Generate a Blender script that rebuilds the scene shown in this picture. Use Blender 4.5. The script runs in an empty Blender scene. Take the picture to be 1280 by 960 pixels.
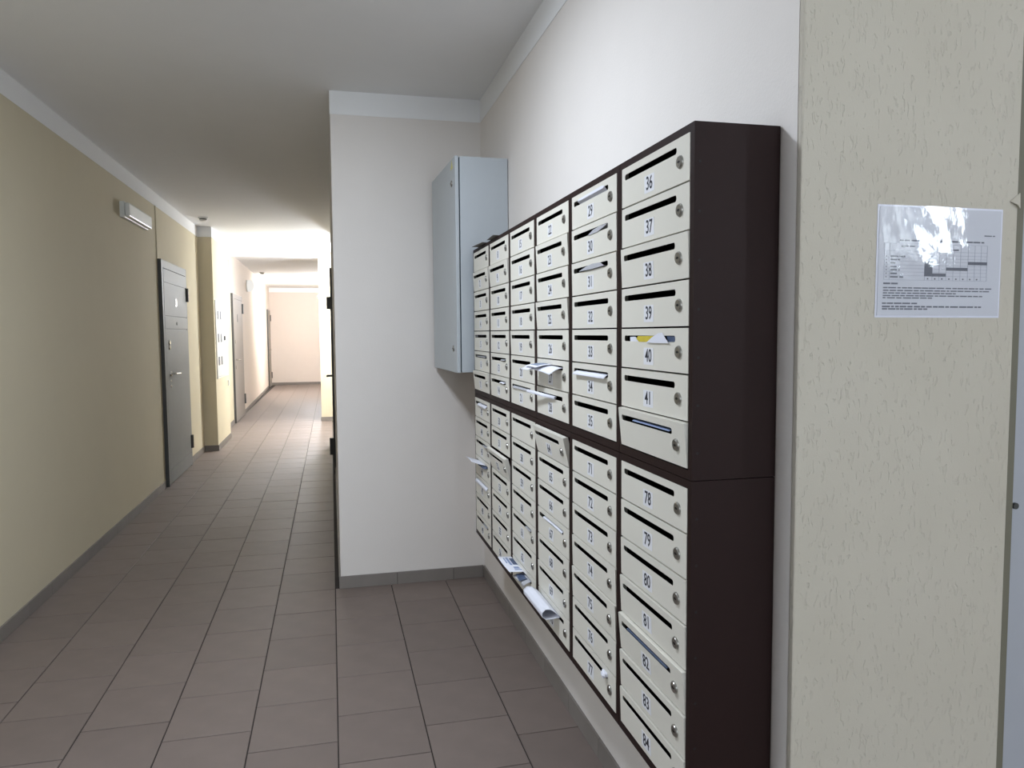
import bpy, bmesh, math, random
from mathutils import Matrix, Vector
random.seed(7)
SC = bpy.context.scene
COL = SC.collection

# ------------------------------------------------------------------ camera
CAM_H = 1.48
def make_camera():
    y, t, r = math.radians(13.5349), math.radians(3.9087), math.radians(-0.4245)
    fwd = Vector((math.sin(y)*math.cos(t), math.cos(y)*math.cos(t), -math.sin(t)))
    right = Vector((math.cos(y), -math.sin(y), 0)); up = right.cross(fwd)
    R = right*math.cos(r) + up*math.sin(r); U = -right*math.sin(r) + up*math.cos(r)
    cd = bpy.data.cameras.new('camera'); cd.sensor_width = 36; cd.lens = 937.874/1280*36
    cd.clip_start = 0.02; cd.clip_end = 200
    c = bpy.data.objects.new('camera', cd); COL.objects.link(c)
    c.matrix_world = Matrix(((R.x, U.x, -fwd.x, 0), (R.y, U.y, -fwd.y, 0), (R.z, U.z, -fwd.z, CAM_H), (0, 0, 0, 1)))
    SC.camera = c
make_camera()

# ------------------------------------------------------------------ world, daylight, exposure
w = bpy.data.worlds.new('world'); SC.world = w; w.use_nodes = True
w.node_tree.nodes['Background'].inputs[0].default_value = (0.62, 0.78, 1.0, 1)
w.node_tree.nodes['Background'].inputs[1].default_value = 1.0
def area(name, loc, direction, sx, sy, power, color):
    l = bpy.data.lights.new(name, 'AREA'); l.shape = 'RECTANGLE'; l.size = sx; l.size_y = sy
    l.energy = power; l.color = color
    o = bpy.data.objects.new(name, l); COL.objects.link(o); o.location = loc
    o.rotation_euler = Vector(direction).to_track_quat('-Z', 'Y').to_euler()
    return o
DAY = (0.80, 0.90, 1.0)
area('daylight_hall_window', (1.2, -4.85, 1.7), (0, 1, 0), 2.0, 1.6, 145, DAY)
area('daylight_side_window', (2.72, -0.21, 2.15), (-1, 0, 0), .42, .8, 34, DAY)
area('fill_light_left', (-4.78, 1.95, 1.5), (1, 0, 0), 1.1, 1.7, 38, DAY)  # added unseen fill, lifts the mailbox fronts and the wall below them
SC.view_settings.view_transform = 'Standard'; SC.view_settings.look = 'None'
SC.view_settings.exposure = 0.07; SC.view_settings.gamma = 1.0; SC.view_settings.use_curve_mapping = False

# ------------------------------------------------------------------ dimensions (metres)
XL, XW, XM, XE = -1.595, 0.880, 0.693, 0.025
ZC, YE = 2.835, 4.401
MB_Y0, MB_W, MB_ZT, MB_ZM, MB_ZB = 1.352, 0.3862, 1.887, 1.1825, 0.478

# ------------------------------------------------------------------ materials
def srgb(r, g, b):
    f = lambda c: (c/255)/12.92 if c/255 <= .04045 else ((c/255+.055)/1.055)**2.4
    return (f(r), f(g), f(b), 1)
class N:
    def __init__(s, name):
        s.m = bpy.data.materials.new(name); s.m.use_nodes = True; s.t = s.m.node_tree
        s.b = s.t.nodes['Principled BSDF']; s.out = s.t.nodes['Material Output']
    def n(s, typ, **kw):
        x = s.t.nodes.new(typ)
        for k, v in kw.items():
            if k.startswith('i_'): x.inputs[k[2:].replace('_', ' ')].default_value = v
            else: setattr(x, k, v)
        return x
    def l(s, a, b): s.t.links.new(a, b)
def mat(name, col, rough=.6, metal=0, var=.04, scale=6, bump=0, bscale=200, stretch=(1, 1, 1), spec=.5, objvar=0, bdist=.002):
    k = N(name); b = k.b
    b.inputs['Roughness'].default_value = rough; b.inputs['Metallic'].default_value = metal
    b.inputs['Specular IOR Level'].default_value = spec
    tc = k.n('ShaderNodeTexCoord')
    nz = k.n('ShaderNodeTexNoise', i_Scale=scale, i_Detail=4.0); k.l(tc.outputs['Object'], nz.inputs['Vector'])
    mx = k.n('ShaderNodeMix', data_type='RGBA')
    mx.inputs['A'].default_value = tuple(c*(1-var) for c in col[:3])+(1,)
    mx.inputs['B'].default_value = tuple(min(1, c*(1+var)) for c in col[:3])+(1,)
    k.l(nz.outputs['Fac'], mx.inputs['Factor'])
    last = mx.outputs['Result']
    if objvar:
        oi = k.n('ShaderNodeObjectInfo'); hs = k.n('ShaderNodeHueSaturation')
        mr = k.n('ShaderNodeMapRange'); mr.inputs['To Min'].default_value = 1-objvar; mr.inputs['To Max'].default_value = 1+objvar
        k.l(oi.outputs['Random'], mr.inputs['Value']); k.l(mr.outputs['Result'], hs.inputs['Value']); k.l(last, hs.inputs['Color']); last = hs.outputs['Color']
    k.l(last, b.inputs['Base Color'])
    if bump:
        mp = k.n('ShaderNodeMapping'); mp.inputs['Scale'].default_value = stretch; k.l(tc.outputs['Object'], mp.inputs['Vector'])
        n2 = k.n('ShaderNodeTexNoise', i_Scale=bscale, i_Detail=3.0); k.l(mp.outputs['Vector'], n2.inputs['Vector'])
        bp = k.n('ShaderNodeBump', i_Strength=bump, i_Distance=bdist); k.l(n2.outputs['Fac'], bp.inputs['Height']); k.l(bp.outputs['Normal'], b.inputs['Normal'])
    return k.m
def emit(name, col, strength):
    k = N(name); e = k.n('ShaderNodeEmission'); e.inputs[0].default_value = col; e.inputs[1].default_value = strength
    k.l(e.outputs[0], k.out.inputs[0]); return k.m
def clear(name, rough, gloss, tint=(1, 1, 1, 1), bump=0):
    k = N(name); tr = k.n('ShaderNodeBsdfTransparent'); tr.inputs[0].default_value = tint
    gl = k.n('ShaderNodeBsdfGlossy'); gl.inputs['Roughness'].default_value = rough
    ms = k.n('ShaderNodeMixShader'); ms.inputs[0].default_value = gloss
    if bump:
        tc = k.n('ShaderNodeTexCoord'); nz = k.n('ShaderNodeTexNoise', i_Scale=26.0, i_Detail=3.0); k.l(tc.outputs['Object'], nz.inputs['Vector'])
        bp = k.n('ShaderNodeBump', i_Strength=bump, i_Distance=.004); k.l(nz.outputs['Fac'], bp.inputs['Height']); k.l(bp.outputs['Normal'], gl.inputs['Normal'])
    k.l(tr.outputs[0], ms.inputs[1]); k.l(gl.outputs[0], ms.inputs[2]); k.l(ms.outputs[0], k.out.inputs[0])
    return k.m
def plaster(name):
    # coarse scratched plaster: short, mostly vertical grooves
    k = N(name); b = k.b; b.inputs['Roughness'].default_value = .8
    tc = k.n('ShaderNodeTexCoord')
    mp = k.n('ShaderNodeMapping'); mp.inputs['Scale'].default_value = (1.0, 1.0, .33); k.l(tc.outputs['Object'], mp.inputs['Vector'])
    n1 = k.n('ShaderNodeTexNoise', i_Scale=125.0, i_Detail=2.0, i_Distortion=.8); k.l(mp.outputs['Vector'], n1.inputs['Vector'])
    r1 = k.n('ShaderNodeValToRGB'); r1.color_ramp.elements[0].position = .32; r1.color_ramp.elements[1].position = .40
    k.l(n1.outputs['Fac'], r1.inputs['Fac'])
    n2 = k.n('ShaderNodeTexNoise', i_Scale=260.0, i_Detail=2.0); k.l(tc.outputs['Object'], n2.inputs['Vector'])
    ad = k.n('ShaderNodeMath', operation='MULTIPLY_ADD'); ad.inputs[1].default_value = .25; k.l(n2.outputs['Fac'], ad.inputs[0]); k.l(r1.outputs['Color'], ad.inputs[2])
    bp = k.n('ShaderNodeBump', i_Strength=.62, i_Distance=.0022); k.l(ad.outputs[0], bp.inputs['Height']); k.l(bp.outputs['Normal'], b.inputs['Normal'])
    n3 = k.n('ShaderNodeTexNoise', i_Scale=3.0, i_Detail=3.0); k.l(tc.outputs['Object'], n3.inputs['Vector'])
    mx = k.n('ShaderNodeMix', data_type='RGBA'); mx.inputs['A'].default_value = srgb(187, 179, 163); mx.inputs['B'].default_value = srgb(199, 192, 178)
    k.l(n3.outputs['Fac'], mx.inputs['Factor']); k.l(mx.outputs['Result'], b.inputs['Base Color'])
    return k.m
M = dict(
    wall=mat('cream_wall_paint', srgb(214, 204, 178), .85, bump=.25, bscale=170, var=.02, spec=.2),
    wallcool=mat('cool_lit_wall_paint', srgb(232, 226, 220), .85, bump=.25, bscale=170, var=.02, spec=.2),  # same cream paint, cool light of the alcove mixed into its colour
    wallfar=mat('pinkish_wall_tone', srgb(228, 216, 206), .85, bump=.25, bscale=170, var=.02, spec=.2),  # pinker wall tone for the distant stretch and the far end
    plaster=plaster('scratched_plaster'),
    white=mat('white_ceiling_paint', srgb(244, 244, 244), .9, bump=.2, bscale=220, var=.015, spec=.2),
    tile=mat('floor_tile_ceramic', srgb(120, 107, 100), .55, var=.13, scale=9, bump=.12, bscale=320, objvar=.06, bdist=.001),
    grout=mat('grey_grout', srgb(50, 44, 41), .9, var=.1),
    base=mat('baseboard_tile_ceramic', srgb(128, 121, 115), .5, var=.1, scale=10, objvar=.04),
    brown=mat('brown_painted_steel', srgb(38, 23, 21), .55, spec=.16, var=.06, scale=30, bump=.06, bscale=700, bdist=.0005),
    cream=mat('cream_painted_steel', srgb(224, 220, 208), .42, var=.015, scale=20),
    nickel=mat('nickel_lock', srgb(165, 163, 157), .34, 1.0, var=.05, scale=80),
    black=mat('black_recess', srgb(14, 13, 13), .7, var=0),
    sticker=mat('white_sticker_paper', srgb(230, 230, 233), .6, var=.01),
    ink=mat('dark_printing_ink', srgb(36, 36, 46), .7, var=0),
    greyink=mat('grey_printing_ink', srgb(100, 103, 112), .7, var=0),
    palink=mat('faint_table_line_ink', srgb(168, 171, 182), .7, var=0),
    boxgrey=mat('blue_grey_powder_coat', srgb(184, 190, 194), .45, var=.02, scale=20, bump=.05, bscale=800, bdist=.0004),
    rubber=mat('dark_rubber_seal', srgb(48, 62, 70), .7),
    doorgrey=mat('grey_steel_door', srgb(134, 134, 132), .62, spec=.25, var=.05, scale=14, stretch=(1, 1, .1), bump=.08, bscale=120),
    doorwarm=mat('warm_grey_steel_door', srgb(158, 149, 141), .65, spec=.25, var=.05, scale=14),
    darkframe=mat('dark_door_frame_edge', srgb(66, 66, 64), .5),
    olive=mat('olive_grey_frame_paint', srgb(112, 108, 92), .6, var=.08),
    leaf=mat('pale_grey_door_paint', srgb(170, 172, 178), .5, var=.03),
    metal=mat('brushed_steel_hardware', srgb(205, 205, 203), .25, 1.0),
    plastic=mat('white_plastic', srgb(226, 226, 222), .45),
    diffuser=clear('clear_ribbed_diffuser', .2, .25, (.94, .95, .95, 1)),
    paper=mat('white_paper', srgb(228, 229, 238), .7, var=.02),
    noticepaper=mat('notice_paper', srgb(206, 207, 212), .7, var=.01),
    greypaper=mat('grey_newsprint', srgb(176, 176, 180), .75, var=.1, scale=60),
    bluepaper=mat('blue_leaflet_paper', srgb(132, 148, 182), .55, var=.25, scale=50),
    yellow=mat('yellow_leaflet_paper', srgb(206, 186, 60), .55, var=.15, scale=50),
    darkpaper=mat('dark_photo_print', srgb(70, 84, 112), .5, var=.5, scale=70),
    photo=mat('blue_grey_photo_print', srgb(128, 140, 162), .5, var=.55, scale=90),
    palegrey=mat('grey_flyer_paper', srgb(120, 116, 112), .8, var=.1, scale=30),  # mid grey tone of the flyers on the cabinet tops
    glass=clear('window_glass', .02, .08),
    sleeve=clear('clear_plastic_sleeve', .07, .07, (.985, .985, 1, 1), bump=.16),
    yellowsticker=mat('yellow_warning_sticker', srgb(214, 208, 140), .6),
    lamp=emit('lit_lamp_globe', (.90, .94, 1.0, 1), 680),
    lampfar=emit('lit_far_lamp_globe', (.93, .95, 1.0, 1), 780),
    panel=emit('lit_panel_diffuser', (.86, .93, 1.0, 1), 6),
    lampdim=emit('opal_lamp_glass', (1, .97, .92, 1), .85),
)

# ------------------------------------------------------------------ helpers
def tag(o, label=None, cat=None, group=None, kind=None):
    for k, v in (('label', label), ('category', cat), ('group', group), ('kind', kind)):
        if v: o[k] = v
    return o
def empty(name, loc, rz=0):
    o = bpy.data.objects.new(name, None); COL.objects.link(o); o.location = loc; o.rotation_euler = (0, 0, rz)
    o.empty_display_size = .05
    return o
def link(name, me, parent=None, loc=(0, 0, 0), rot=(0, 0, 0), m=None):
    o = bpy.data.objects.new(name, me); COL.objects.link(o); o.location = loc; o.rotation_euler = rot
    if parent: o.parent = parent
    if m and not me.materials: me.materials.append(m)
    return o
def box(bm, x0, x1, y0, y1, z0, z1):
    v = [bm.verts.new((x, y, z)) for z in (z0, z1) for x, y in ((x0, y0), (x1, y0), (x1, y1), (x0, y1))]
    for f in ((3, 2, 1, 0), (4, 5, 6, 7), (0, 1, 5, 4), (1, 2, 6, 5), (2, 3, 7, 6), (3, 0, 4, 7)): bm.faces.new([v[i] for i in f])
def prism(bm, pts, z0, z1):
    a = [bm.verts.new((x, y, z0)) for x, y in pts]; b = [bm.verts.new((x, y, z1)) for x, y in pts]; n = len(pts)
    bm.faces.new(a[::-1]); bm.faces.new(b)
    for i in range(n): bm.faces.new([a[i], a[(i+1) % n], b[(i+1) % n], b[i]])
def cyl(bm, p0, p1, r0, r1=None, seg=16):
    r1 = r0 if r1 is None else r1; p0 = Vector(p0); p1 = Vector(p1); d = (p1-p0).normalized()
    a = d.orthogonal().normalized(); b = d.cross(a)
    A = []; B = []
    for i in range(seg):
        t = 2*math.pi*i/seg; u = a*math.cos(t)+b*math.sin(t)
        A.append(bm.verts.new(p0+u*r0)); B.append(bm.verts.new(p1+u*r1))
    bm.faces.new(A[::-1]); bm.faces.new(B)
    for i in range(seg): bm.faces.new([A[i], A[(i+1) % seg], B[(i+1) % seg], B[i]])
def mesh(name, bm, m=None, bevel=0, smooth=False):
    bmesh.ops.recalc_face_normals(bm, faces=bm.faces)
    if bevel: bmesh.ops.bevel(bm, geom=list(bm.edges), offset=bevel, segments=2, affect='EDGES', profile=.6)
    me = bpy.data.meshes.new(name); bm.to_mesh(me); bm.free()
    if m: me.materials.append(m)
    if smooth:
        for p in me.polygons: p.use_smooth = True
        try: me.set_sharp_from_angle(angle=math.radians(40))
        except Exception: pass
    return me
def boxes(name, bl, m, parent=None, loc=(0, 0, 0), bevel=0, rot=(0, 0, 0)):
    bm = bmesh.new()
    for b in bl: box(bm, *b)
    return link(name, mesh(name, bm, m, bevel), parent, loc, rot)
def structure(o, label):
    return tag(o, label, None, None, 'structure')
def sboxes(name, bl, m, label, bevel=0): return structure(boxes(name, bl, m, bevel=bevel), label)
_txt = {}
def text_mesh(s, size, xs, m, fn):
    """flat lettering; FN maps (x, y, z) of the text plane to the local frame"""
    cu = bpy.data.curves.new('t', 'FONT'); cu.body = s; cu.size = size; cu.align_x = 'CENTER'; cu.align_y = 'CENTER'; cu.extrude = .00012; cu.resolution_u = 3; cu.offset = .0004*size/.03
    o = bpy.data.objects.new('t', cu); COL.objects.link(o)
    dg = bpy.context.evaluated_depsgraph_get(); me = bpy.data.meshes.new_from_object(o.evaluated_get(dg))
    bpy.data.objects.remove(o); bpy.data.curves.remove(cu)
    for v in me.vertices: v.co = fn(v.co.x*xs, v.co.y, v.co.z)
    me.materials.clear(); me.materials.append(m); me.name = 'lettering'
    return me

# ------------------------------------------------------------------ room shell
# floor: grout bed + tiles
floor = sboxes('floor', [(-4.7, 2.7, -4.8, 23.2, -.12, -.004)], M['grout'], 'grey brown ceramic tile floor of the corridor and alcove')
PY = .336; GAP = .0044
cols = [(-1.595, -1.268, 2.670), (-1.268, -.946, 2.836), (-.946, -.634, 2.685), (-.634, -.3215, 2.870), (-.3215, -.007, 2.715), (-.007, .315, 2.563), (.315, .637, 2.747), (.637, .880, 2.932)]
tcache = {}
def tile_mesh(wx, wy):
    k = (round(wx, 4), round(wy, 4))
    if k not in tcache:
        bm = bmesh.new(); box(bm, 0, wx, 0, wy, -.008, 0)
        top = [e for e in bm.edges if all(v.co.z > -.001 for v in e.verts)]
        bmesh.ops.bevel(bm, geom=top, offset=.0012, segments=1, affect='EDGES')
        tcache[k] = mesh('floor_tile', bm, M['tile'])
    return tcache[k]
stuff = bmesh.new()
def free_floor(x0, x1, y0, y1):
    xc = (x0+x1)/2; yc = (y0+y1)/2
    if xc > .02 and YE < y1 < 10.5: return False
    return True
for (x0, x1, off) in cols:
    k0 = -22
    for k in range(k0, 62):
        y0 = off+k*PY; y1 = y0+PY
        a, b = x0+GAP/2, x1-GAP/2
        if y0 > 22.9: continue
        c, d = y0+GAP/2, min(y1, 23.0)-GAP/2
        if x1 > .1 and c < YE < d: d = YE
        if x1 > .1 and y0 >= YE and not (10.5 < y0 and y1 < 13.13): continue
        if d-c < .02: continue
        if a > .6 and c < 1.285 < d: pass
        if 2.2 < d and (y0 < 13.3) and not (x0 > -.1 and y0 > YE):
            t = link('floor_tile', tile_mesh(b-a, d-c), floor, (a, c, random.uniform(-.0005, .0003)))
        else:
            box(stuff, a, b, c, d, -.008, 0)
# tiles of the entrance hall outside the corridor strip
for i in range(-10, 0):
    for k in range(-22, 0):
        x0 = XL+.32*i; y0 = 2.7+PY*k
        box(stuff, x0+GAP/2, x0+.32-GAP/2, y0+GAP/2, y0+PY-GAP/2, -.008, 0)
for i in range(0, 5):
    for k in range(-18, 0):
        x0 = .88+.32*i; y0 = 1.285+PY*k
        box(stuff, x0+GAP/2, min(2.42, x0+.32)-GAP/2, y0+GAP/2, y0+PY-GAP/2, -.008, 0)
o = link('far_floor_tiles', mesh('far_floor_tiles', stuff, M['tile']), floor); o['kind'] = 'stuff'

sboxes('ceiling', [(-4.7, 2.7, -4.8, 23.2, ZC, ZC+.15)], M['white'], 'white painted ceiling over corridor and alcove')
sboxes('wall_left', [(XL-.2, XL, 2.7, 13.2, -.1, ZC)], M['wall'], 'long cream painted corridor wall opposite the mailboxes')
bm = bmesh.new(); prism(bm, [(XL-.25, 13.2), (XL, 13.2), (XL, 14.6), (-1.72, 23.0), (-1.97, 23.0)], -.1, ZC)
structure(link('wall_left_distant', mesh('wall_left_distant', bm, M['wallfar'])), 'distant stretch of cream corridor wall with two doors')
sboxes('wall_meter_pilaster', [(XL, -1.43, 10.15, 11.40, -.1, ZC)], M['wall'], 'cream pilaster holding the meter cabinet')
sboxes('wall_alcove_end', [(XE, 2.7, YE, 10.5, -.1, ZC)], M['wallcool'], 'pale wall closing the mailbox alcove')
sboxes('wall_mailbox', [(XW, 1.39, 1.2995, YE, -.1, ZC)], M['wallcool'], 'pale wall behind the mailboxes')
sboxes('wall_notice', [(XW, 1.39, 1.285, 1.2995, -.1, ZC)], M['plaster'], 'scratched plaster wall end carrying the notice', bevel=.004)
sboxes('wall_entrance', [(1.39, 2.7, 1.30, 1.42, 2.12, ZC), (2.35, 2.7, 1.30, 1.42, -.1, 2.12)], M['plaster'], 'plaster wall around the entrance door')
sboxes('wall_hall_left', [(-4.7, XL-.2, 2.7, 2.9, -.1, ZC), (-4.7, -4.5, -4.6, 1.35, -.1, ZC), (-4.7, -4.5, 2.55, 2.7, -.1, ZC), (-4.7, -4.5, 1.35, 2.55, -.1, .55), (-4.7, -4.5, 1.35, 2.55, 2.45, ZC)], M['wallcool'], 'pale walls of the entrance hall with a tall window added for fill light')
sboxes('wall_back', [(-4.7, .15, -4.8, -4.6, -.1, ZC), (2.25, 2.7, -4.8, -4.6, -.1, ZC), (.15, 2.25, -4.8, -4.6, -.1, .85), (.15, 2.25, -4.8, -4.6, 2.55, ZC)], M['wallcool'], 'pale hall wall with a wide window')
sboxes('wall_hall_right', [(2.42, 2.62, -4.6, -.45, -.1, ZC), (2.42, 2.62, .03, 1.30, -.1, ZC), (2.42, 2.62, -.45, .03, -.1, 1.72), (2.42, 2.62, -.45, .03, 2.6, ZC)], M['wallcool'], 'pale hall wall with a small window')
sboxes('wall_portal', [(-.18, 2.7, 13.13, 13.45, -.1, ZC)], M['wall'], 'bright cream pilaster beside the lit lobby')
sboxes('wall_lintel', [(XL, -.18, 13.13, 13.40, ZC-.07, ZC)], M['white'], 'white lintel crossing the corridor ceiling')
sboxes('wall_lobby', [(2.6, 2.7, 10.5, 13.13, -.1, ZC)], M['wall'], 'cream back wall of the lit lobby')
sboxes('wall_right_distant', [(-.02, .2, 13.45, 23.0, -.1, ZC)], M['wall'], 'distant cream wall behind the lit pilaster')
sboxes('wall_far', [(-2.2, .4, 23.0, 23.2, -.1, ZC)], M['wallfar'], 'cream wall closing the far end of the corridor')

# white painted band below the ceiling
TZ = ZC-.128
def trim(n, b, label): sboxes('trim_%d' % n, [b], M['white'], label)
trim(1, (XL, XL+.0025, 2.7, 10.15, TZ, ZC), 'white painted band along the long corridor wall')
trim(2, (XL, -1.4275, 10.1475, 11.4025, TZ, ZC), 'white painted band around the meter pilaster')
trim(3, (XE-.0025, XW, YE-.0025, YE, TZ, ZC), 'white painted band on the alcove end wall')
trim(4, (XW-.0025, XW, 1.285, YE-.0025, TZ, ZC), 'white painted band on the mailbox wall')
trim(5, (XL, XL+.0025, 11.4, 13.13, TZ, ZC), 'white painted band past the meter pilaster')
trim(6, (-1.74, .4, 22.9975, 23.0, TZ, ZC), 'white painted band on the far end wall')
trim(7, (XE-.0025, XE, YE, 10.5, TZ, ZC), 'white painted band on the wall with the edge-on door')

# baseboards: cement backing with tile pieces
def baseboard(name, label, p0, p1, normal, n_tiles=True, h=.072, t=.010, step=.336):
    p0 = Vector(p0); p1 = Vector(p1); L = (p1-p0).length; d = (p1-p0).normalized(); nv = Vector(normal)
    ang = math.atan2(d.y, d.x)
    side = 1 if (Vector((-d.y, d.x))-nv).length < .5 else -1
    bm = bmesh.new(); box(bm, 0, L, *(sorted((0, side*(t-.003)))), 0, h-.002)
    o = link(name, mesh(name, bm, M['grout']), None, (p0.x, p0.y, 0), (0, 0, ang)); structure(o, label)
    x = 0; me = None
    while x < L-.01:
        e = min(x+step, L)
        if e-x > step-.001:
            if me is None:
                bm = bmesh.new(); box(bm, .0012, step-.0012, *(sorted((0, side*t))), 0.0005, h); me = mesh('baseboard_tile', bm, M['base'], bevel=.0012)
            m_ = me
        else:
            bm = bmesh.new(); box(bm, .0012, e-x-.0012, *(sorted((0, side*t))), 0.0005, h); m_ = mesh('baseboard_tile', bm, M['base'], bevel=.0012)
        link('baseboard_tile', m_, o, (x, 0, 0)); x = e
baseboard('baseboard_left', 'grey tile baseboard along the long corridor wall', (XL, 2.7), (XL, 7.80), (1, 0))
baseboard('baseboard_door_gap', 'short grey baseboard between grey door and meter pilaster', (XL, 9.13), (XL, 10.15), (1, 0))
baseboard('baseboard_pilaster_front', 'grey baseboard across the front of the meter pilaster', (XL, 10.15), (-1.42, 10.15), (0, -1))
baseboard('baseboard_pilaster_side', 'grey baseboard along the side of the meter pilaster', (-1.43, 10.15), (-1.43, 11.40), (1, 0))
baseboard('baseboard_left_far', 'grey baseboard between meter pilaster and second door', (XL, 11.40), (XL, 13.2), (1, 0))
baseboard('baseboard_left_distant', 'grey baseboard along the distant corridor wall', (XL-.001, 14.65), (-1.70, 21.7), (1, 0))
baseboard('baseboard_alcove_end', 'grey tile baseboard of the alcove end wall', (XE-.01, YE), (XW-.01, YE), (0, -1))
baseboard('baseboard_mailbox', 'grey tile baseboard under the mailboxes', (XW, YE-.01), (XW, 1.285), (-1, 0))
baseboard('baseboard_right', 'grey baseboard seen almost edge-on beyond the alcove corner', (XE, YE), (XE, 8.1), (-1, 0))
baseboard('baseboard_portal', 'grey baseboard of the bright pilaster beside the lobby', (-.19, 13.13), (2.5, 13.13), (0, -1))
baseboard('baseboard_far', 'grey baseboard along the far end wall', (-1.72, 23.0), (-.02, 23.0), (0, -1))

# windows of the entrance hall (daylight); the tall one is added for fill light
def window(n, cx, cy, rz, wd, z0, z1, panes, label):
    r = empty('window_%d' % n, (cx, cy, z0), rz); structure(r, label)
    f = .06; H = z1-z0; bl = [(-wd/2, wd/2, -.03, .03, 0, f), (-wd/2, wd/2, -.03, .03, H-f, H)]
    for i in range(panes+1):
        x = -wd/2+f/2+(wd-f)*i/panes; bl.append((x-f/2, x+f/2, -.03, .03, f, H-f))
    boxes('window_frame', bl, M['plastic'], r)
    for i in range(panes):
        a = -wd/2+f+(wd-f)*i/panes; b = a+(wd-f)/panes-f
        boxes('window_pane', [(a, b, -.004, .004, f, H-f)], M['glass'], r)
window(1, 1.2, -4.7, 0, 2.1, .85, 2.55, 2, 'wide white framed window of the entrance hall')
window(3, -4.6, 1.95, math.pi/2, 1.2, .55, 2.45, 1, 'tall white framed window added for fill light from the hall')
window(2, 2.52, -.21, math.pi/2, .48, 1.72, 2.6, 1, 'small white framed window beside the entrance door')

# ------------------------------------------------------------------ mailboxes
DW, DH, PITCH, RAIL, STILE = .351, .0915, .0953, .0187, .0176
def rounded(y0, y1, z0, z1, r, n=4):
    pts = []
    for cx, cz, a0 in ((y1-r, z1-r, 0), (y0+r, z1-r, 90), (y0+r, z0+r, 180), (y1-r, z0+r, 270)):
        for i in range(n+1):
            a = math.radians(a0+90*i/n); pts.append((cx+r*math.cos(a), cz+r*math.sin(a)))
    return pts
def door_mesh():
    bm = bmesh.new(); es = []
    sy0, sy1 = -.1175, .1575
    for loop in (rounded(-DW/2, DW/2, 0, DH, .0015, 2), rounded(sy0, sy1, DH-.0293, DH-.0157, .0058)):
        vs = [bm.verts.new((-.0022, y, z)) for y, z in loop]
        es += [bm.edges.new((vs[i], vs[(i+1) % len(vs)])) for i in range(len(vs))]
    bmesh.ops.triangle_fill(bm, use_beauty=True, edges=es)
    fs = list(bm.faces)
    r = bmesh.ops.extrude_face_region(bm, geom=fs)
    for v in r['geom']:
        if isinstance(v, bmesh.types.BMVert): v.co.x += .0014
    # folded edges
    for b in ((-.0010, .014, -DW/2, -DW/2+.0014, 0, DH), (-.0010, .014, DW/2-.0014, DW/2, 0, DH), (-.0010, .012, -DW/2, DW/2, DH-.0014, DH), (-.0010, .012, -DW/2, DW/2, 0, .0014)): box(bm, *b)
    return mesh('mailbox_door', bm, M['cream'])
DOOR = door_mesh()
def lock_mesh():
    bm = bmesh.new(); y, z = -.1345, DH-.049
    cyl(bm, (-.002, y, z), (-.0045, y, z), .0135, .0130, 20); cyl(bm, (-.0045, y, z), (-.0066, y, z), .0122, .0112, 20)
    return mesh('lock', bm, M['nickel'], smooth=True)
LOCK = lock_mesh()
bm = bmesh.new(); box(bm, -.0071, -.0064, -.1405, -.1300, DH-.0503, DH-.0477); box(bm, -.0070, -.0064, -.1368, -.1322, DH-.0516, DH-.0464); KEY = mesh('keyhole', bm, M['black'])
bm = bmesh.new(); box(bm, -.0026, -.0021, .0165-.026, .0165+.026, DH-.081, DH-.043); STICK = mesh('number_sticker', bm, M['sticker'])
def case_mesh():
    bm = bmesh.new(); W, Hh, D, t = MB_W-.0016, MB_ZT-MB_ZM-.0016, XW-XM, .0016; y0, y1 = -W/2, W/2
    for b in ((-D, -.001, y0, y0+t, 0, Hh), (-D, -.001, y1-t, y1, 0, Hh), (-D, -.001, y0+t, y1-t, 0, t), (-D, -.001, y0+t, y1-t, Hh-t, Hh), (-.003, -.001, y0+t, y1-t, t, Hh-t)): box(bm, *b)
    # front lips
    for b in ((-D, -D+.014, y0+t, y0+STILE-.001, t, Hh-t), (-D, -D+.014, y1-STILE+.001, y1-t, t, Hh-t), (-D, -D+.014, y0+STILE-.001, y1-STILE+.001, t, RAIL), (-D, -D+.014, y0+STILE-.001, y1-STILE+.001, Hh-RAIL+.001, Hh-t)): box(bm, *b)
    for i in range(1, 7):
        z = RAIL+i*PITCH-.002; box(bm, -D+.016, -.004, y0+t, y1-t, z, z+.0012)
    return mesh('mailbox_case', bm, M['brown'])
CASE = case_mesh()
bm = bmesh.new(); cyl(bm, (0, 0, 0), (0, -.0006, 0), .0028, seg=10); RIVET = mesh('rivet', bm, M['black'])
TILT = {38: 2.2, 42: 5.5, 25: 3.5, 23: 3.0, 24: 1.5, 9: 4.0, 2: 3.5, 7: 6.5, 28: 1.5, 19: 2.0, 81: 2.5, 82: 5.0, 83: 2.5, 84: 2.0, 80: 1.0, 64: 12.0, 52: 15.0, 14: 1.5, 74: 1.5, 75: 2.0, 31: 1.0, 30: .8, 69: 1.2}
ordinal = ['nearest the grey electrical box', 'second from the grey electrical box', 'third from the grey electrical box', 'third from the notice wall', 'second from the notice wall', 'nearest the notice wall']
number_ids = {}
def textmap(x, y, z): return Vector((-.00275-z, .0165-x, DH-.0618+y))
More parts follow.
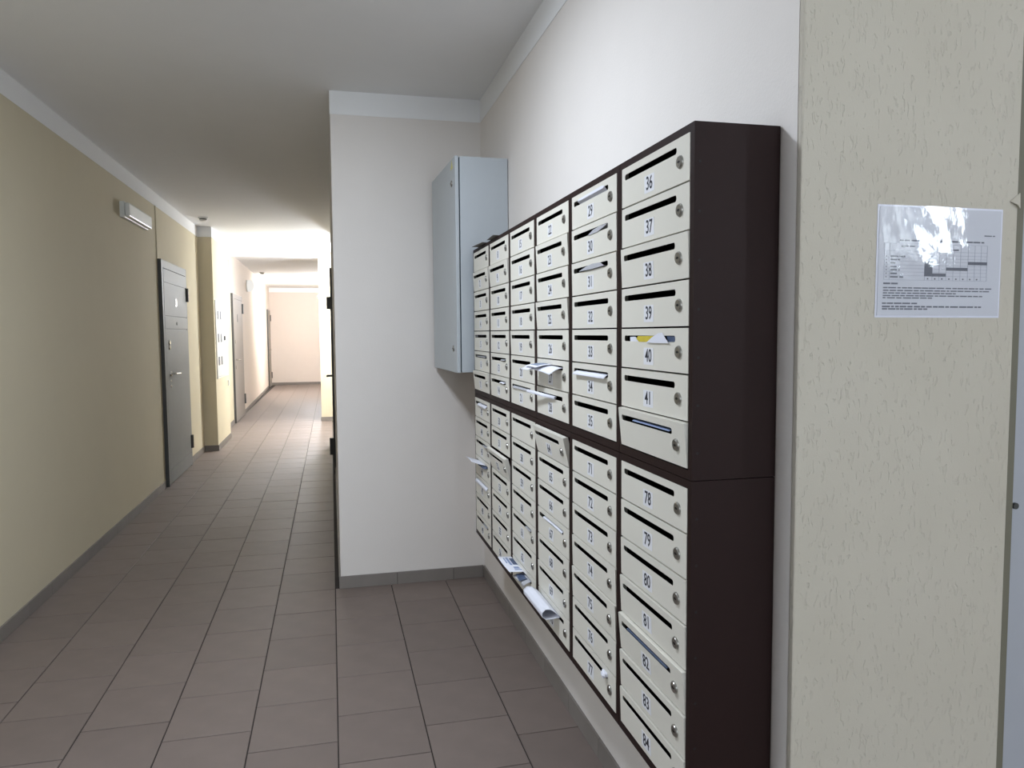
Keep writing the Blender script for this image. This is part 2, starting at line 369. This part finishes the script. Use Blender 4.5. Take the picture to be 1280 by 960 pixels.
for bank in range(2):
    zb = MB_ZM if bank == 0 else MB_ZB
    zt = MB_ZT if bank == 0 else MB_ZM
    for c in range(6):
        yc = MB_Y0+(5-c)*MB_W+MB_W/2
        u = empty('mailbox_cabinet', (XW-.001, yc, zb))
        n0 = 1+7*c+42*bank
        tag(u, '%s brown mailbox cabinet with seven cream doors, %s' % ('upper' if bank == 0 else 'lower', ordinal[c]), 'mailbox', 'mailbox cabinets on the alcove wall')
        link('mailbox_case', CASE, u)
        for r in range(7):
            n = n0+r
            ztop = (zt-zb)-RAIL-r*PITCH
            jit = random.uniform(0, .8)
            d = link('mailbox_door', DOOR, u, (-(XW-XM)+.001, random.uniform(-.0006, .0006), ztop-DH), (0, -math.radians(TILT.get(n, jit*.5)), 0))
            link('lock', LOCK, d); link('keyhole', KEY, d)
            if n not in (1, 42, 57):
                link('number_sticker', STICK, d)
                link('number', text_mesh(str(n), .041, .86, M['ink'], textmap), d)
        if c == 5:
            for r in range(7):
                link('rivet', RIVET, u, (-(XW-XM)+.012, -MB_W/2+.0008, .055+.0953*r))
def slot(n, u, out=0, dz=0):
    """world point at a mailbox slot; u from 0 (far end) to 1 (near end), OUT metres out of the door"""
    bank = 0 if n <= 42 else 1; c = ((n-1) % 42)//7; r = (n-1) % 7
    y0 = MB_Y0+(5-c)*MB_W; zt = MB_ZT if bank == 0 else MB_ZM
    t = math.radians(TILT.get(n, 0))
    return Vector((XM-out-.07*math.sin(t), y0+.351-.275*u, zt-RAIL-r*PITCH-.0224+dz))
def sheet(name, fn, nu, nv, m, parent=None, thick=.0007):
    bm = bmesh.new(); g = [[bm.verts.new(fn(i/nu, j/nv)) for j in range(nv+1)] for i in range(nu+1)]
    for i in range(nu):
        for j in range(nv): bm.faces.new([g[i][j], g[i+1][j], g[i+1][j+1], g[i][j+1]])
    me = mesh(name, bm, m, smooth=False)
    for p in me.polygons: p.use_smooth = True
    o = link(name, me, parent)
    s = o.modifiers.new('thickness', 'SOLIDIFY'); s.thickness = thick; s.offset = 0
    return o
def slot_paper(n, u0, u1, out0, out1, dz0, dz1, m, name, label, arch=0., inside=.05, skew=0., cat='paper', lift=0.):
    """a sheet pushed into a slot: runs from inside the box, through the slot and out; ends drop by dz"""
    def fn(a, b):
        u = u0+(u1-u0)*a; out = out0+(out1-out0)*a; dz = dz0+(dz1-dz0)*a
        s = b*(inside+out)-inside                       # path position, 0 at the door face
        k = max(0, s)/max(out, 1e-4)
        z = dz*k*k+arch*math.sin(math.pi*a)*(1 if s > -.01 else 0)*min(1, max(0, (s+.01)/.012))+lift*min(1, max(0, k*3))
        p = slot(n, u+skew*k, s if s > 0 else 0, z)
        if s <= 0: p.x = slot(n, u).x-s
        return p
    o = sheet(name, fn, 12, 14, m)
    return tag(o, label, cat, 'mail left in the mailbox slots')
P = M
slot_paper(34, .06, .98, .014, .012, -.010, -.010, P['paper'], 'white_leaflet', 'white leaflet drooping from the slot of mailbox thirty four')
slot_paper(21, .05, .98, .008, .006, -.008, -.006, P['greypaper'], 'grey_leaflet', 'grey leaflet filling the slot of mailbox twenty one')
slot_paper(42, .25, .97, .004, .004, -.002, -.002, P['bluepaper'], 'blue_leaflet', 'blue leaflet inside the slot of the unnumbered mailbox')
slot_paper(6, .15, .95, .004, .008, -.002, -.003, P['greypaper'], 'small_slip', 'small grey slip in the slot of mailbox six')
slot_paper(13, .68, 1.0, .006, .010, -.004, -.003, P['greypaper'], 'small_slip', 'grey paper corner in the slot of mailbox thirteen')
slot_paper(14, .62, .98, .006, .012, -.005, -.003, P['paper'], 'small_slip', 'white crumpled slip in the slot of mailbox fourteen', arch=.002)
slot_paper(5, .02, .22, .004, .004, -.001, -.001, P['paper'], 'small_slip', 'tiny white paper corner in the slot of mailbox five')
slot_paper(43, .22, .98, .010, .012, -.010, -.012, P['paper'], 'white_leaflet', 'white leaflet hanging from the slot of mailbox forty three')
slot_paper(45, .68, 1.06, .010, .022, .004, .006, P['greypaper'], 'small_slip', 'grey curled slip at the slot of mailbox forty five')
slot_paper(47, .0, .98, .012, .010, -.012, -.014, P['paper'], 'white_leaflet', 'pale leaflet hanging from the slot of mailbox forty seven')
slot_paper(49, .60, .95, .006, .010, .003, .002, P['greypaper'], 'small_slip', 'grey slip at the bottom far mailbox forty nine')
slot_paper(61, .70, 1.0, .005, .014, -.001, .004, P['greypaper'], 'small_slip', 'curled slip at the slot of mailbox sixty one')
slot_paper(67, .18, .96, .005, .004, -.005, -.005, P['paper'], 'newspaper', 'white newspaper in the slot of mailbox sixty seven', arch=.002)
slot_paper(82, .12, .94, .003, .003, -.002, -.002, P['darkpaper'], 'magazine', 'dark printed magazine in the slot of mailbox eighty two')
# mailbox 40: yellow leaflet and folded white papers
def tri_paper(n, pts, m, name, label, out=.006, inside=.03):
    bm = bmesh.new(); vs = []
    for k, (u, dz) in enumerate(pts):
        vs.append(bm.verts.new(slot(n, u, out, dz)))
    inn = [bm.verts.new(slot(n, u, -.03, max(-.004, min(.004, dz)))) for u, dz in pts]
    f = bm.faces.new(vs)
    # tongue back into the box through the slot
    lo = sorted(range(len(pts)), key=lambda i: pts[i][0])
    a, b = lo[0], lo[-1]
    t0 = bm.verts.new(slot(n, pts[a][0], -inside, -.004)); t1 = bm.verts.new(slot(n, pts[b][0], -inside, -.004))
    bm.faces.new([vs[a], vs[b], t1, t0])
    for v in inn: bm.verts.remove(v)
    o = link(name, mesh(name, bm, m)); s = o.modifiers.new('thickness', 'SOLIDIFY'); s.thickness = .0006
    return tag(o, label, 'paper', 'mail left in the mailbox slots')
tri_paper(40, [(.13, -.0065), (.30, -.0075), (.27, .001), (.24, .004), (.13, .0035)], P['paper'], 'white_leaflet', 'white leaflet edge in the slot of mailbox forty', .002)
tri_paper(40, [(.27, -.001), (.32, -.0075), (.48, -.0075), (.62, .0055), (.30, .0055)], P['yellow'], 'yellow_leaflet', 'bright yellow leaflet in the slot of mailbox forty', .003)
tri_paper(40, [(.50, -.0085), (.91, -.0085), (.80, .013), (.73, .012), (.60, .002)], P['paper'], 'folded_paper', 'folded white paper with pointed top in mailbox forty', .006)
tri_paper(40, [(.86, -.006), (.99, -.006), (.99, .005), (.84, .006)], P['darkpaper'], 'dark_envelope', 'dark envelope end in the slot of mailbox forty', .001)
tri_paper(29, [(.12, .0035), (.86, .0035), (.90, .0075), (.84, .0115), (.16, .0090)], P['paper'], 'envelope', 'white envelope edge above the slot of mailbox twenty nine', .003, .006)
tri_paper(30, [(.46, -.0075), (.74, -.0075), (.90, -.001), (.99, .0045), (.78, .0055), (.60, .002)], P['greypaper'], 'folded_paper', 'grey folded paper corner in the slot of mailbox thirty', .004)
tri_paper(31, [(.22, -.0045), (.60, -.0065), (.94, -.0045), (.84, .0055), (.62, .0075), (.42, .0035)], P['greypaper'], 'curled_leaflet', 'grey curled leaflet bulging from the slot of mailbox thirty one', .007)
# mailbox 27: bundle
slot_paper(27, .12, .97, .050, .040, -.012, -.020, P['paper'], 'flyer_bundle', 'white flyer sticking far out of mailbox twenty seven', arch=.004, skew=-.04)
def fn27(a, b):
    p = slot(27, .10+.52*a-.10*b, .004+.050*b, .0075-.010*b*b+.002*math.sin(a*3)); return p
t27 = tag(sheet('photo_flyer', fn27, 6, 6, P['paper']), 'flyer with a blue-grey photo on top of the bundle in mailbox twenty seven', 'paper', 'mail left in the mailbox slots')
def fn27b(a, b):
    p = slot(27, .04+.34*a-.12*b, .006+.055*b, .0030-.016*b*b); return p
tag(sheet('white_slip', fn27b, 6, 6, P['paper']), 'small white slip at the far side of the mailbox twenty seven bundle', 'paper', 'mail left in the mailbox slots')
def fn27c(a, b): return fn27(.18+.66*a, .12+.66*b)+Vector((0, 0, .0009))
sheet('photo_print', fn27c, 6, 6, P['photo'], None, .0003).parent = t27
# mailbox 28: thin roll
def roll(name, p0, p1, r, m, label):
    bm = bmesh.new(); p0 = Vector(p0); p1 = Vector(p1); d = (p1-p0).normalized(); a = d.orthogonal().normalized(); b = d.cross(a); seg = 20; A = []; B = []
    for i in range(seg+7):
        t = 2*math.pi*i/seg; rr = r*(1-.25*i/(seg+7)); u = a*math.cos(t)+b*math.sin(t)*.6
        A.append(bm.verts.new(p0+u*rr)); B.append(bm.verts.new(p1+u*rr))
    for i in range(seg+6): bm.faces.new([A[i], A[i+1], B[i+1], B[i]])
    o = link(name, mesh(name, bm, m, smooth=False))
    for p in o.data.polygons: p.use_smooth = True
    s = o.modifiers.new('thickness', 'SOLIDIFY'); s.thickness = .0006
    return tag(o, label, 'paper', 'mail left in the mailbox slots')
roll('paper_roll', slot(28, -.10, .034, .006), slot(28, .74, .004, -.001), .0062, P['paper'], 'thin white paper roll leaning out of mailbox twenty eight')
# mailbox 70: rolled sheet, teardrop profile
def fn70(a, b):
    t = b
    prof = [(-.03, 0), (0, .001), (.014, .014), (.030, .024), (.046, .022), (.056, .010), (.055, -.004), (.044, -.010), (.026, -.006), (.010, -.001), (.002, .0005)]
    k = t*(len(prof)-1); i = min(int(k), len(prof)-2); f = k-i
    o_ = prof[i][0]*(1-f)+prof[i+1][0]*f; z_ = prof[i][1]*(1-f)+prof[i+1][1]*f
    return slot(70, .02+.84*a-.10*max(0, o_)/.056, o_*(1-.05*a), z_+.001)
tag(sheet('rolled_sheet', fn70, 10, 40, P['paper']), 'rolled white sheet bulging out of the lowest slot beside the floor', 'paper', 'mail left in the mailbox slots')
# mailbox 63: newspaper and crumpled leaflets
def fn63(a, b): return slot(63, -.02+.74*a-.10*b, -.001+.062*b, .016-.004*b*b-.002*math.sin(a*4)) if b > .12 else slot(63, .0+.72*a, -.008+.065*b, .004*b/.12)
t63 = tag(sheet('newspaper', fn63, 8, 10, P['paper']), 'printed newspaper sheet sticking out above the rolled white sheet', 'paper', 'mail left in the mailbox slots')
for (a0, a1, b0, b1, mm) in ((.12, .52, .16, .42, 'darkpaper'), (.08, .55, .48, .62, 'bluepaper'), (.10, .42, .68, .76, 'bluepaper'), (.66, .80, .25, .55, 'bluepaper'), (.84, .9, .2, .6, 'bluepaper')):
    pr = sheet('newspaper_print', lambda a, b, a0=a0, a1=a1, b0=b0, b1=b1: fn63(a0+(a1-a0)*a, b0+(b1-b0)*b)+Vector((0, 0, .0008)), 4, 4, P[mm], None, .0003); pr.parent = t63
slot_paper(63, .55, .96, .045, .030, -.008, -.012, P['greypaper'], 'crumpled_leaflet', 'crumpled grey leaflet under the printed newspaper sheet', arch=.003)
slot_paper(63, .60, .86, .034, .040, -.002, -.006, P['darkpaper'], 'dark_leaflet', 'dark leaflet end under the printed newspaper sheet', lift=.004)
# mailbox 46: folded sheet far out
def fn46(a, b): return slot(46, .30+.62*a-.40*b, -.02+.075*b, .003+.010*b*b+.004*math.sin(a*math.pi)*b)
tag(sheet('folded_sheet', fn46, 8, 8, P['paper']), 'folded white sheet sticking out of the farthest mailbox column', 'paper', 'mail left in the mailbox slots')
slot_paper(46, .45, .96, .020, .014, -.006, -.008, P['darkpaper'], 'dark_leaflet', 'dark leaflet beneath the folded white sheet in the farthest column')
# mailbox 77: crumpled foil scrap
bm = bmesh.new(); bmesh.ops.create_icosphere(bm, subdivisions=2, radius=.014)
for v in bm.verts: v.co *= random.uniform(.55, 1.15); v.co.x *= .7; v.co.y *= 1.5
o = link('crumpled_wrapper', mesh('crumpled_wrapper', bm, M['paper']), None, slot(77, .95, .006, .003))
tag(o, 'crumpled silvery wrapper stuffed into the slot of mailbox seventy seven', 'wrapper')
# flyers on top of the cabinets
def top_flyer(y0, y1, x0, x1, rz, label):
    o = boxes('flyer', [(-.5*(x1-x0), .5*(x1-x0), -.5*(y1-y0), .5*(y1-y0), 0, .0012)], M['palegrey'], None, ((x0+x1)/2, (y0+y1)/2, MB_ZT+.0006), 0, (0, 0, rz))
    tag(o, label, 'paper', 'flyers lying on top of the mailboxes')
top_flyer(3.36, 3.55, .668, .82, .06, 'grey flyer overhanging the top of the farthest mailbox cabinet')
top_flyer(3.10, 3.27, .674, .82, -.05, 'grey flyer on the cabinet top, nearer of the two')

# ------------------------------------------------------------------ grey electrical box on the wall
def electrical_box():
    L, D, z0, z1 = .672, .268, 1.283, 2.345
    r = empty('electrical_box', (XW-.003, 3.700, z0), math.radians(2.0)); Hh = z1-z0
    tag(r, 'blue-grey steel electrical box on the wall beyond the mailboxes', 'electrical box')
    boxes('box_body', [(-D+.024, 0, 0, L, 0, Hh)], M['boxgrey'], r, bevel=.003)
    boxes('door_seal', [(-D+.018, -D+.0245, .006, L-.006, .006, Hh-.006)], M['rubber'], r)
    d = boxes('box_door', [(-D, -D+.018, -.001, L+.001, -.001, Hh+.001)], M['boxgrey'], r, bevel=.003)
    for z in (.12, Hh-.12):
        bm = bmesh.new(); cyl(bm, (-D, .085, z), (-D-.004, .085, z), .016, .015, 18); cyl(bm, (-D-.004, .085, z), (-D-.006, .085, z), .008, .008, 12)
        link('quarter_turn_lock', mesh('quarter_turn_lock', bm, M['nickel'], smooth=True), d)
        boxes('lock_slot', [(-D-.0068, -D-.0055, .081, .089, z-.002, z+.002)], M['black'], d)
    bm = bmesh.new(); vs = [bm.verts.new((-D-.0006, y, z)) for y, z in ((.05, Hh-.050), (.11, Hh-.050), (.08, Hh-.004))]; bm.faces.new(vs)
    s = link('warning_sticker', mesh('warning_sticker', bm, M['yellowsticker']), d)
    s.modifiers.new('thickness', 'SOLIDIFY').thickness = .0005
electrical_box()

# ------------------------------------------------------------------ notice in a plastic sleeve
def notice():
    x0, x1, z0, z1, y = 1.050, 1.350, 1.505, 1.727, 1.285
    W, Hh = x1-x0, z1-z0
    r = empty('notice', (x0, y, z0)); r.rotation_euler = (0, math.radians(.35), 0)
    tag(r, 'printed notice with a bar table in a glossy plastic sleeve', 'notice')
    boxes('notice_paper', [(.004, W-.004, -.0022, -.0012, .004, Hh-.004)], M['noticepaper'], r)
    boxes('sleeve_back', [(0, W, -.0010, -.0002, 0, Hh)], M['paper'], r)
    dark, grey, pale = [], [], []
    Y0, Y1 = -.0026, -.0022
    def px(x, yy): return ((x-245)/688*W, (768-yy)/612*Hh)     # print layout read from the sheet
    def rect(L, xa, ya, xb, yb):
        a = px(xa, ya); b = px(xb, yb); L.append((a[0], b[0], Y0, Y1, b[1], a[1]))
    rnd = random.Random(3)
    def words(L, xa, xb, yy, h=7):
        x = xa
        while x < xb-6:
            wd = min(rnd.uniform(14, 46), xb-x); rect(L, x, yy-h/2, x+wd, yy+h/2); x += wd+rnd.uniform(4, 8)
    words(dark, 365, 830, 346, 8); words(grey, 830, 890, 308, 6)
    words(grey, 375, 450, 378, 7); words(grey, 660, 700, 392, 7)
    for i, yy in enumerate((434, 452, 470, 490, 508, 527, 546)):
        words(grey, 318, 318+(78, 50, 34, 44, 50, 46, 70)[i], yy, 8); rect(grey, 294, yy-3, 299, yy+3)
    for k in range(8): rect(dark, 518+k*39, 549, 525+k*39, 557)
    for yy in (363, 404, 424, 442, 460, 480, 499, 518, 538, 562): rect(pale, 285, yy-.8, 850, yy+.8)
    for xx in (285, 313, 505, 545, 583, 621, 660, 700, 742, 780, 815, 850): rect(pale, xx-.8, 363, xx+.8, 562)
    words(dark, 283, 360, 582, 9)
    for k, (yy, xe) in enumerate(((605, 880), (620, 880), (634, 680), (648, 830), (660, 555))): words(dark, 283, xe, yy, 6.5)
    words(dark, 280, 468, 690, 8); words(dark, 280, 826, 708, 8.5); words(dark, 280, 525, 721, 8)
    boxes('notice_lettering', dark, M['greyink'], r); boxes('notice_small_print', grey, M['greyink'], r); boxes('notice_table_lines', pale, M['palink'], r)
    bars = []
    rect(bars, 502, 426, 545, 540); rect(bars, 545, 523, 620, 540); rect(bars, 621, 489, 740, 506); rect(bars, 742, 455, 850, 472)
    boxes('notice_bars', [(a, b, Y0-.0002, Y1, c, d) for a, b, _, _, c, d in bars], M['greyink'], r)
    bm = bmesh.new(); nx, nz = 36, 28; g = []
    rr = random.Random(5); ph = [(rr.uniform(0, 6), rr.uniform(8, 26), rr.uniform(8, 26)) for _ in range(5)]
    for i in range(nx+1):
        g.append([])
        for j in range(nz+1):
            u, v = i/nx, j/nz
            e = min(u, 1-u, v, 1-v); b = sum(math.sin(p+a*u+c*v) for p, a, c in ph)*.00011*min(1, e*8)
            g[-1].append(bm.verts.new((u*W, -.0038+b-.0008*v, v*Hh)))
    for i in range(nx):
        for j in range(nz): bm.faces.new([g[i][j], g[i+1][j], g[i+1][j+1], g[i][j+1]])
    o = link('plastic_sleeve', mesh('plastic_sleeve', bm, M['sleeve']), r)
    for p in o.data.polygons: p.use_smooth = True
notice()

# ------------------------------------------------------------------ entrance door, seen as a sliver
def entrance_door():
    r = empty('door_1', (1.39, 1.300, 0)); structure(r, 'pale grey entrance door with an olive frame')
    boxes('door_frame', [(0, .026, -.006, .09, 0, 2.12), (.934, .960, -.006, .09, 0, 2.12), (.026, .934, -.006, .09, 2.08, 2.12)], M['olive'], r, bevel=.002)
    d = boxes('door_leaf', [(.030, .930, .006, .056, .005, 2.076)], M['leaf'], r, bevel=.002)
    bm = bmesh.new(); cyl(bm, (.042, .006, 1.098), (.042, .0, 1.098), .007, seg=12); link('bolt', mesh('bolt', bm, M['darkframe']), d)
entrance_door()
bm = bmesh.new(); vs = [bm.verts.new(p) for p in ((1.368, 1.2845, 1.742), (1.392, 1.2845, 1.760), (1.392, 1.283, 1.728), (1.382, 1.280, 1.735))]; bm.faces.new(vs)
o = link('plaster_flake', mesh('plaster_flake', bm, M['plaster'])); o.modifiers.new('thickness', 'SOLIDIFY').thickness = .002; tag(o, 'small loose plaster flake at the edge of the entrance frame', 'flake')

# ------------------------------------------------------------------ apartment doors on the long wall
def steel_door(n, y0, y1, zt, m, label, detail=True, x=XL, rz=0):
    """door in the long wall; local y runs along the corridor, +x is out of the wall"""
    L = y1-y0; r = empty('door_%d' % n, (x, y0, 0), rz); structure(r, label)
    fw = .085
    boxes('door_frame', [(0, .030, .012, fw, 0, zt), (0, .030, L-.05, L, 0, zt), (0, .030, fw, L-.05, zt-.078, zt)], m, r, bevel=.002)
    boxes('frame_edge', [(0, .034, 0, .012, 0, zt)], M['darkframe'], r)
    a, b, z0, z1 = fw+.004, L-.054, .012, zt-.082
    if detail:
        gz = [z0, .155, 1.540, 1.670, 1.996, z1]
        d = empty('door_leaf', (0, 0, 0)); d.parent = r
        for i in range(5):
            boxes('door_panel', [(.004, .031, a, b, gz[i]+(.004 if i else 0), gz[i+1]-(.004 if i < 4 else 0))], m, d, bevel=.003)
        boxes('leaf_core', [(.004, .026, a+.001, b-.001, z0, z1)], m, d)
        def knob(name, yy, z, rad, ln, mm='metal'):
            bm = bmesh.new(); cyl(bm, (.030, yy, z), (.030+ln, yy, z), rad, rad*.85, 16); link(name, mesh(name, bm, M[mm], smooth=True), d)
        knob('lock_cover', .245, 1.409, .026, .010); knob('lock_cover', .245, 1.360, .026, .010)
        knob('keyhole_cover', .26, 1.028, .012, .006); knob('keyhole_cover', .26, .972, .016, .006)
        knob('peephole', .66, 1.601, .018, .006, 'darkframe')
        knob('handle_rose', .26, 1.096, .027, .012)
        bm = bmesh.new(); cyl(bm, (.036, .26, 1.096), (.085, .26, 1.096), .010, seg=12); cyl(bm, (.080, .25, 1.096), (.080, .50, 1.088), .010, .009, 12)
        link('lever_handle', mesh('lever_handle', bm, M['metal'], smooth=True), d)
        link('door_number', text_mesh('3', .115, 1.6, M['nickel'], lambda xx, yy, zz: Vector((.0325+zz, .655+xx, 1.812+yy))), d)
        hz = ((1.85, 2.0), (.205, .352))
    else:
        d = boxes('door_leaf', [(.004, .031, a, b, z0, z1)], m, r, bevel=.003)
        bm = bmesh.new(); cyl(bm, (.030, .2, 1.06), (.085, .2, 1.06), .012, seg=10); cyl(bm, (.080, .19, 1.06), (.080, .42, 1.05), .012, .010, 10)
        link('lever_handle', mesh('lever_handle', bm, M['metal'], smooth=True), d)
        bm = bmesh.new(); cyl(bm, (.030, .2, .93), (.042, .2, .93), .03, seg=14); link('lock_cover', mesh('lock_cover', bm, M['metal'], smooth=True), d)
        bm = bmesh.new(); cyl(bm, (.030, .2, 1.36), (.042, .2, 1.36), .03, seg=14); link('lock_cover', mesh('lock_cover', bm, M['metal'], smooth=True), d)
        boxes('number_plate', [(.031, .034, .55, .63, 1.70, 1.83)], M['darkframe'], d)
        hz = ((1.86, 2.04), (.22, .40))
    for h0, h1 in hz:
        bm = bmesh.new(); cyl(bm, (.036, L-.05, h0), (.036, L-.05, h1), .022, seg=10); link('hinge', mesh('hinge', bm, M['darkframe'], smooth=True), r)
    return r
steel_door(2, 7.83, 9.12, 2.213, M['doorgrey'], 'grey steel apartment door before the meter pilaster')
steel_door(3, 13.22, 14.58, 2.170, M['doorwarm'], 'warm grey apartment door beyond the meter pilaster', False)
steel_door(4, 21.75, 22.75, 2.170, M['doorwarm'], 'farthest apartment door at the end of the long wall', False, x=-1.700, rz=math.atan2(.125, 8.4))
# door on the opposite wall, seen edge-on
def edge_door():
    r = empty('door_5', (XE, 8.10, 0)); structure(r, 'grey apartment door seen edge-on past the alcove corner')
    boxes('door_frame', [(-.022, 0, 0, .08, 0, 2.17), (-.022, 0, .90, .98, 0, 2.17), (-.022, 0, .08, .90, 2.09, 2.17)], M['darkframe'], r)
    d = boxes('door_leaf', [(-.020, -.002, .084, .896, .01, 2.086)], M['doorgrey'], r)
    for h0, h1 in ((1.74, 1.87), (.20, .38)): boxes('hinge', [(-.060, -.022, .03, .07, h0, h1)], M['darkframe'], r)
    bm = bmesh.new(); cyl(bm, (-.02, .80, 1.0), (-.078, .80, 1.0), .012, seg=10); cyl(bm, (-.074, .80, 1.0), (-.074, .68, 1.0), .010, seg=10)
    link('lever_handle', mesh('lever_handle', bm, M['darkframe'], smooth=True), d)
edge_door()
# cable channel above the grey door
tag(boxes('cable_channel', [(0, .008, 0, .012, 0, TZ-2.213)], M['wall'], None, (XL, 7.80, 2.213)), 'thin cream cable channel rising from the grey steel door', 'cable channel')

# ------------------------------------------------------------------ meter cabinet on the pilaster
def meter_cabinet():
    y0, y1, z0, z1, x = 10.24, 11.28, .915, 1.925, -1.43
    r = empty('meter_cabinet', (x, y0, z0)); L, Hh = y1-y0, z1-z0
    tag(r, 'white meter cabinet with small windows set on the pilaster side', 'meter cabinet')
    boxes('cabinet_frame', [(0, .012, 0, L, 0, .02), (0, .012, 0, L, Hh-.02, Hh), (0, .012, 0, .02, .02, Hh-.02), (0, .012, L-.02, L, .02, Hh-.02)], M['plastic'], r)
    for a, b in ((.024, L*.62-.003), (L*.62+.003, L-.024)):
        d = boxes('cabinet_door', [(0, .010, a, b, .024, Hh-.024)], M['plastic'], r, bevel=.002)
        if a < .1:
            for z in (.17, .47, .77):
                for yy in (.12, .36):
                    boxes('meter_window', [(.010, .0125, yy, yy+.12, z, z+.11)], M['greyink'], d)
        else:
            boxes('cabinet_latch', [(.010, .024, a+.04, a+.10, .49, .55)], M['darkframe'], d)
    return r
meter_cabinet()
tag(boxes('light_switch', [(0, .014, -.04, .04, -.04, .04), (.014, .019, -.028, .028, -.03, .03)], M['plastic'], None, (-1.43, 11.28, .80), .002), 'small white switch below the meter cabinet', 'switch')

# ------------------------------------------------------------------ lamps, detectors
def emergency_light():
    r = empty('emergency_light', (XL, 6.55, 2.415)); L = .80
    tag(r, 'long white emergency light fixture high on the corridor wall', 'light fixture')
    boxes('fixture_base', [(0, .035, 0, L, 0, .125)], M['plastic'], r, bevel=.004)
    boxes('fixture_diffuser', [(.035, .070, .012, L-.012, .008, .117)], M['plastic'], r, bevel=.012)
    boxes('fixture_tube', [(.0705, .073, .05, L-.05, .02, .034)], M['sticker'], r)
emergency_light()
def globe_lamp(loc, out, m, label):
    r = empty('globe_lamp', loc); tag(r, label, 'lamp'); out = Vector(out)
    bm = bmesh.new(); cyl(bm, (0, 0, 0), out*.03, .07, .065, 24); cyl(bm, out*.03, out*.06, .03, seg=12); link('lamp_base', mesh('lamp_base', bm, M['plastic'], smooth=True), r)
    bm = bmesh.new(); bmesh.ops.create_uvsphere(bm, u_segments=20, v_segments=12, radius=.10); link('lamp_globe', mesh('lamp_globe', bm, m, smooth=True), r, out*.155)
def pendant_lamp(loc, drop, m, label):
    r = empty('pendant_lamp', loc); tag(r, label, 'lamp')
    bm = bmesh.new(); cyl(bm, (0, 0, 0), (0, 0, -.03), .05, .045, 20); cyl(bm, (0, 0, -.03), (0, 0, -drop+.09), .006, seg=8); link('lamp_stem', mesh('lamp_stem', bm, M['plastic'], smooth=True), r)
    bm = bmesh.new(); bmesh.ops.create_uvsphere(bm, u_segments=20, v_segments=12, radius=.10); link('lamp_globe', mesh('lamp_globe', bm, m, smooth=True), r, (0, 0, -drop))
pendant_lamp((.34, 12.0, ZC), .52, M['lamp'], 'lit pendant globe lamp in the lobby behind the alcove corner')
globe_lamp((-.02, 19.5, 2.42), (-1, 0, 0), M['lampfar'], 'lit globe lamp at the far end of the corridor')
def panel_lamp(x, y):
    r = empty('panel_lamp', (x, y, ZC)); tag(r, 'cool white round panel lamp on the ceiling before the alcove', 'lamp')
    bm = bmesh.new(); cyl(bm, (0, 0, 0), (0, 0, -.035), .20, .19, 32); link('lamp_housing', mesh('lamp_housing', bm, M['plastic'], smooth=True), r)
    bm = bmesh.new(); cyl(bm, (0, 0, -.035), (0, 0, -.040), .175, .17, 32); link('lamp_diffuser', mesh('lamp_diffuser', bm, M['panel'], smooth=True), r)
    l = bpy.data.lights.new('panel_lamp_light', 'AREA'); l.shape = 'DISK'; l.size = .34; l.energy = 41; l.color = (.79, .875, 1.0)
    o = bpy.data.objects.new('panel_lamp_light', l); COL.objects.link(o); o.location = (0, 0, -.043); o.parent = r
panel_lamp(-.42, 2.42)
def wall_lamp():
    r = empty('wall_lamp', (XL-.02, 16.0, 2.46)); tag(r, 'small round opal lamp high on the distant wall', 'lamp')
    bm = bmesh.new(); cyl(bm, (0, 0, 0), (.02, 0, 0), .12, seg=24); link('lamp_base', mesh('lamp_base', bm, M['plastic'], smooth=True), r)
    bm = bmesh.new(); bmesh.ops.create_uvsphere(bm, u_segments=20, v_segments=12, radius=.12)
    for v in bm.verts: v.co.x *= .85
    link('lamp_glass', mesh('lamp_glass', bm, M['lampdim'], smooth=True), r, (.04, 0, 0))
wall_lamp()
def detector(loc, label):
    r = empty('smoke_detector', loc); tag(r, label, 'smoke detector', 'ceiling smoke detectors')
    bm = bmesh.new(); cyl(bm, (0, 0, 0), (0, 0, -.018), .055, .055, 20); link('detector_base', mesh('detector_base', bm, M['plastic'], smooth=True), r)
    bm = bmesh.new(); cyl(bm, (0, 0, -.018), (0, 0, -.030), .040, .040, 20); link('detector_grille', mesh('detector_grille', bm, M['darkframe'], smooth=True), r)
    bm = bmesh.new(); cyl(bm, (0, 0, -.030), (0, 0, -.045), .045, .034, 20); link('detector_cap', mesh('detector_cap', bm, M['plastic'], smooth=True), r)
detector((-1.40, 9.35, ZC), 'small white smoke detector on the ceiling before the meter pilaster')
detector((-1.42, 17.3, ZC), 'small white smoke detector on the distant corridor ceiling')
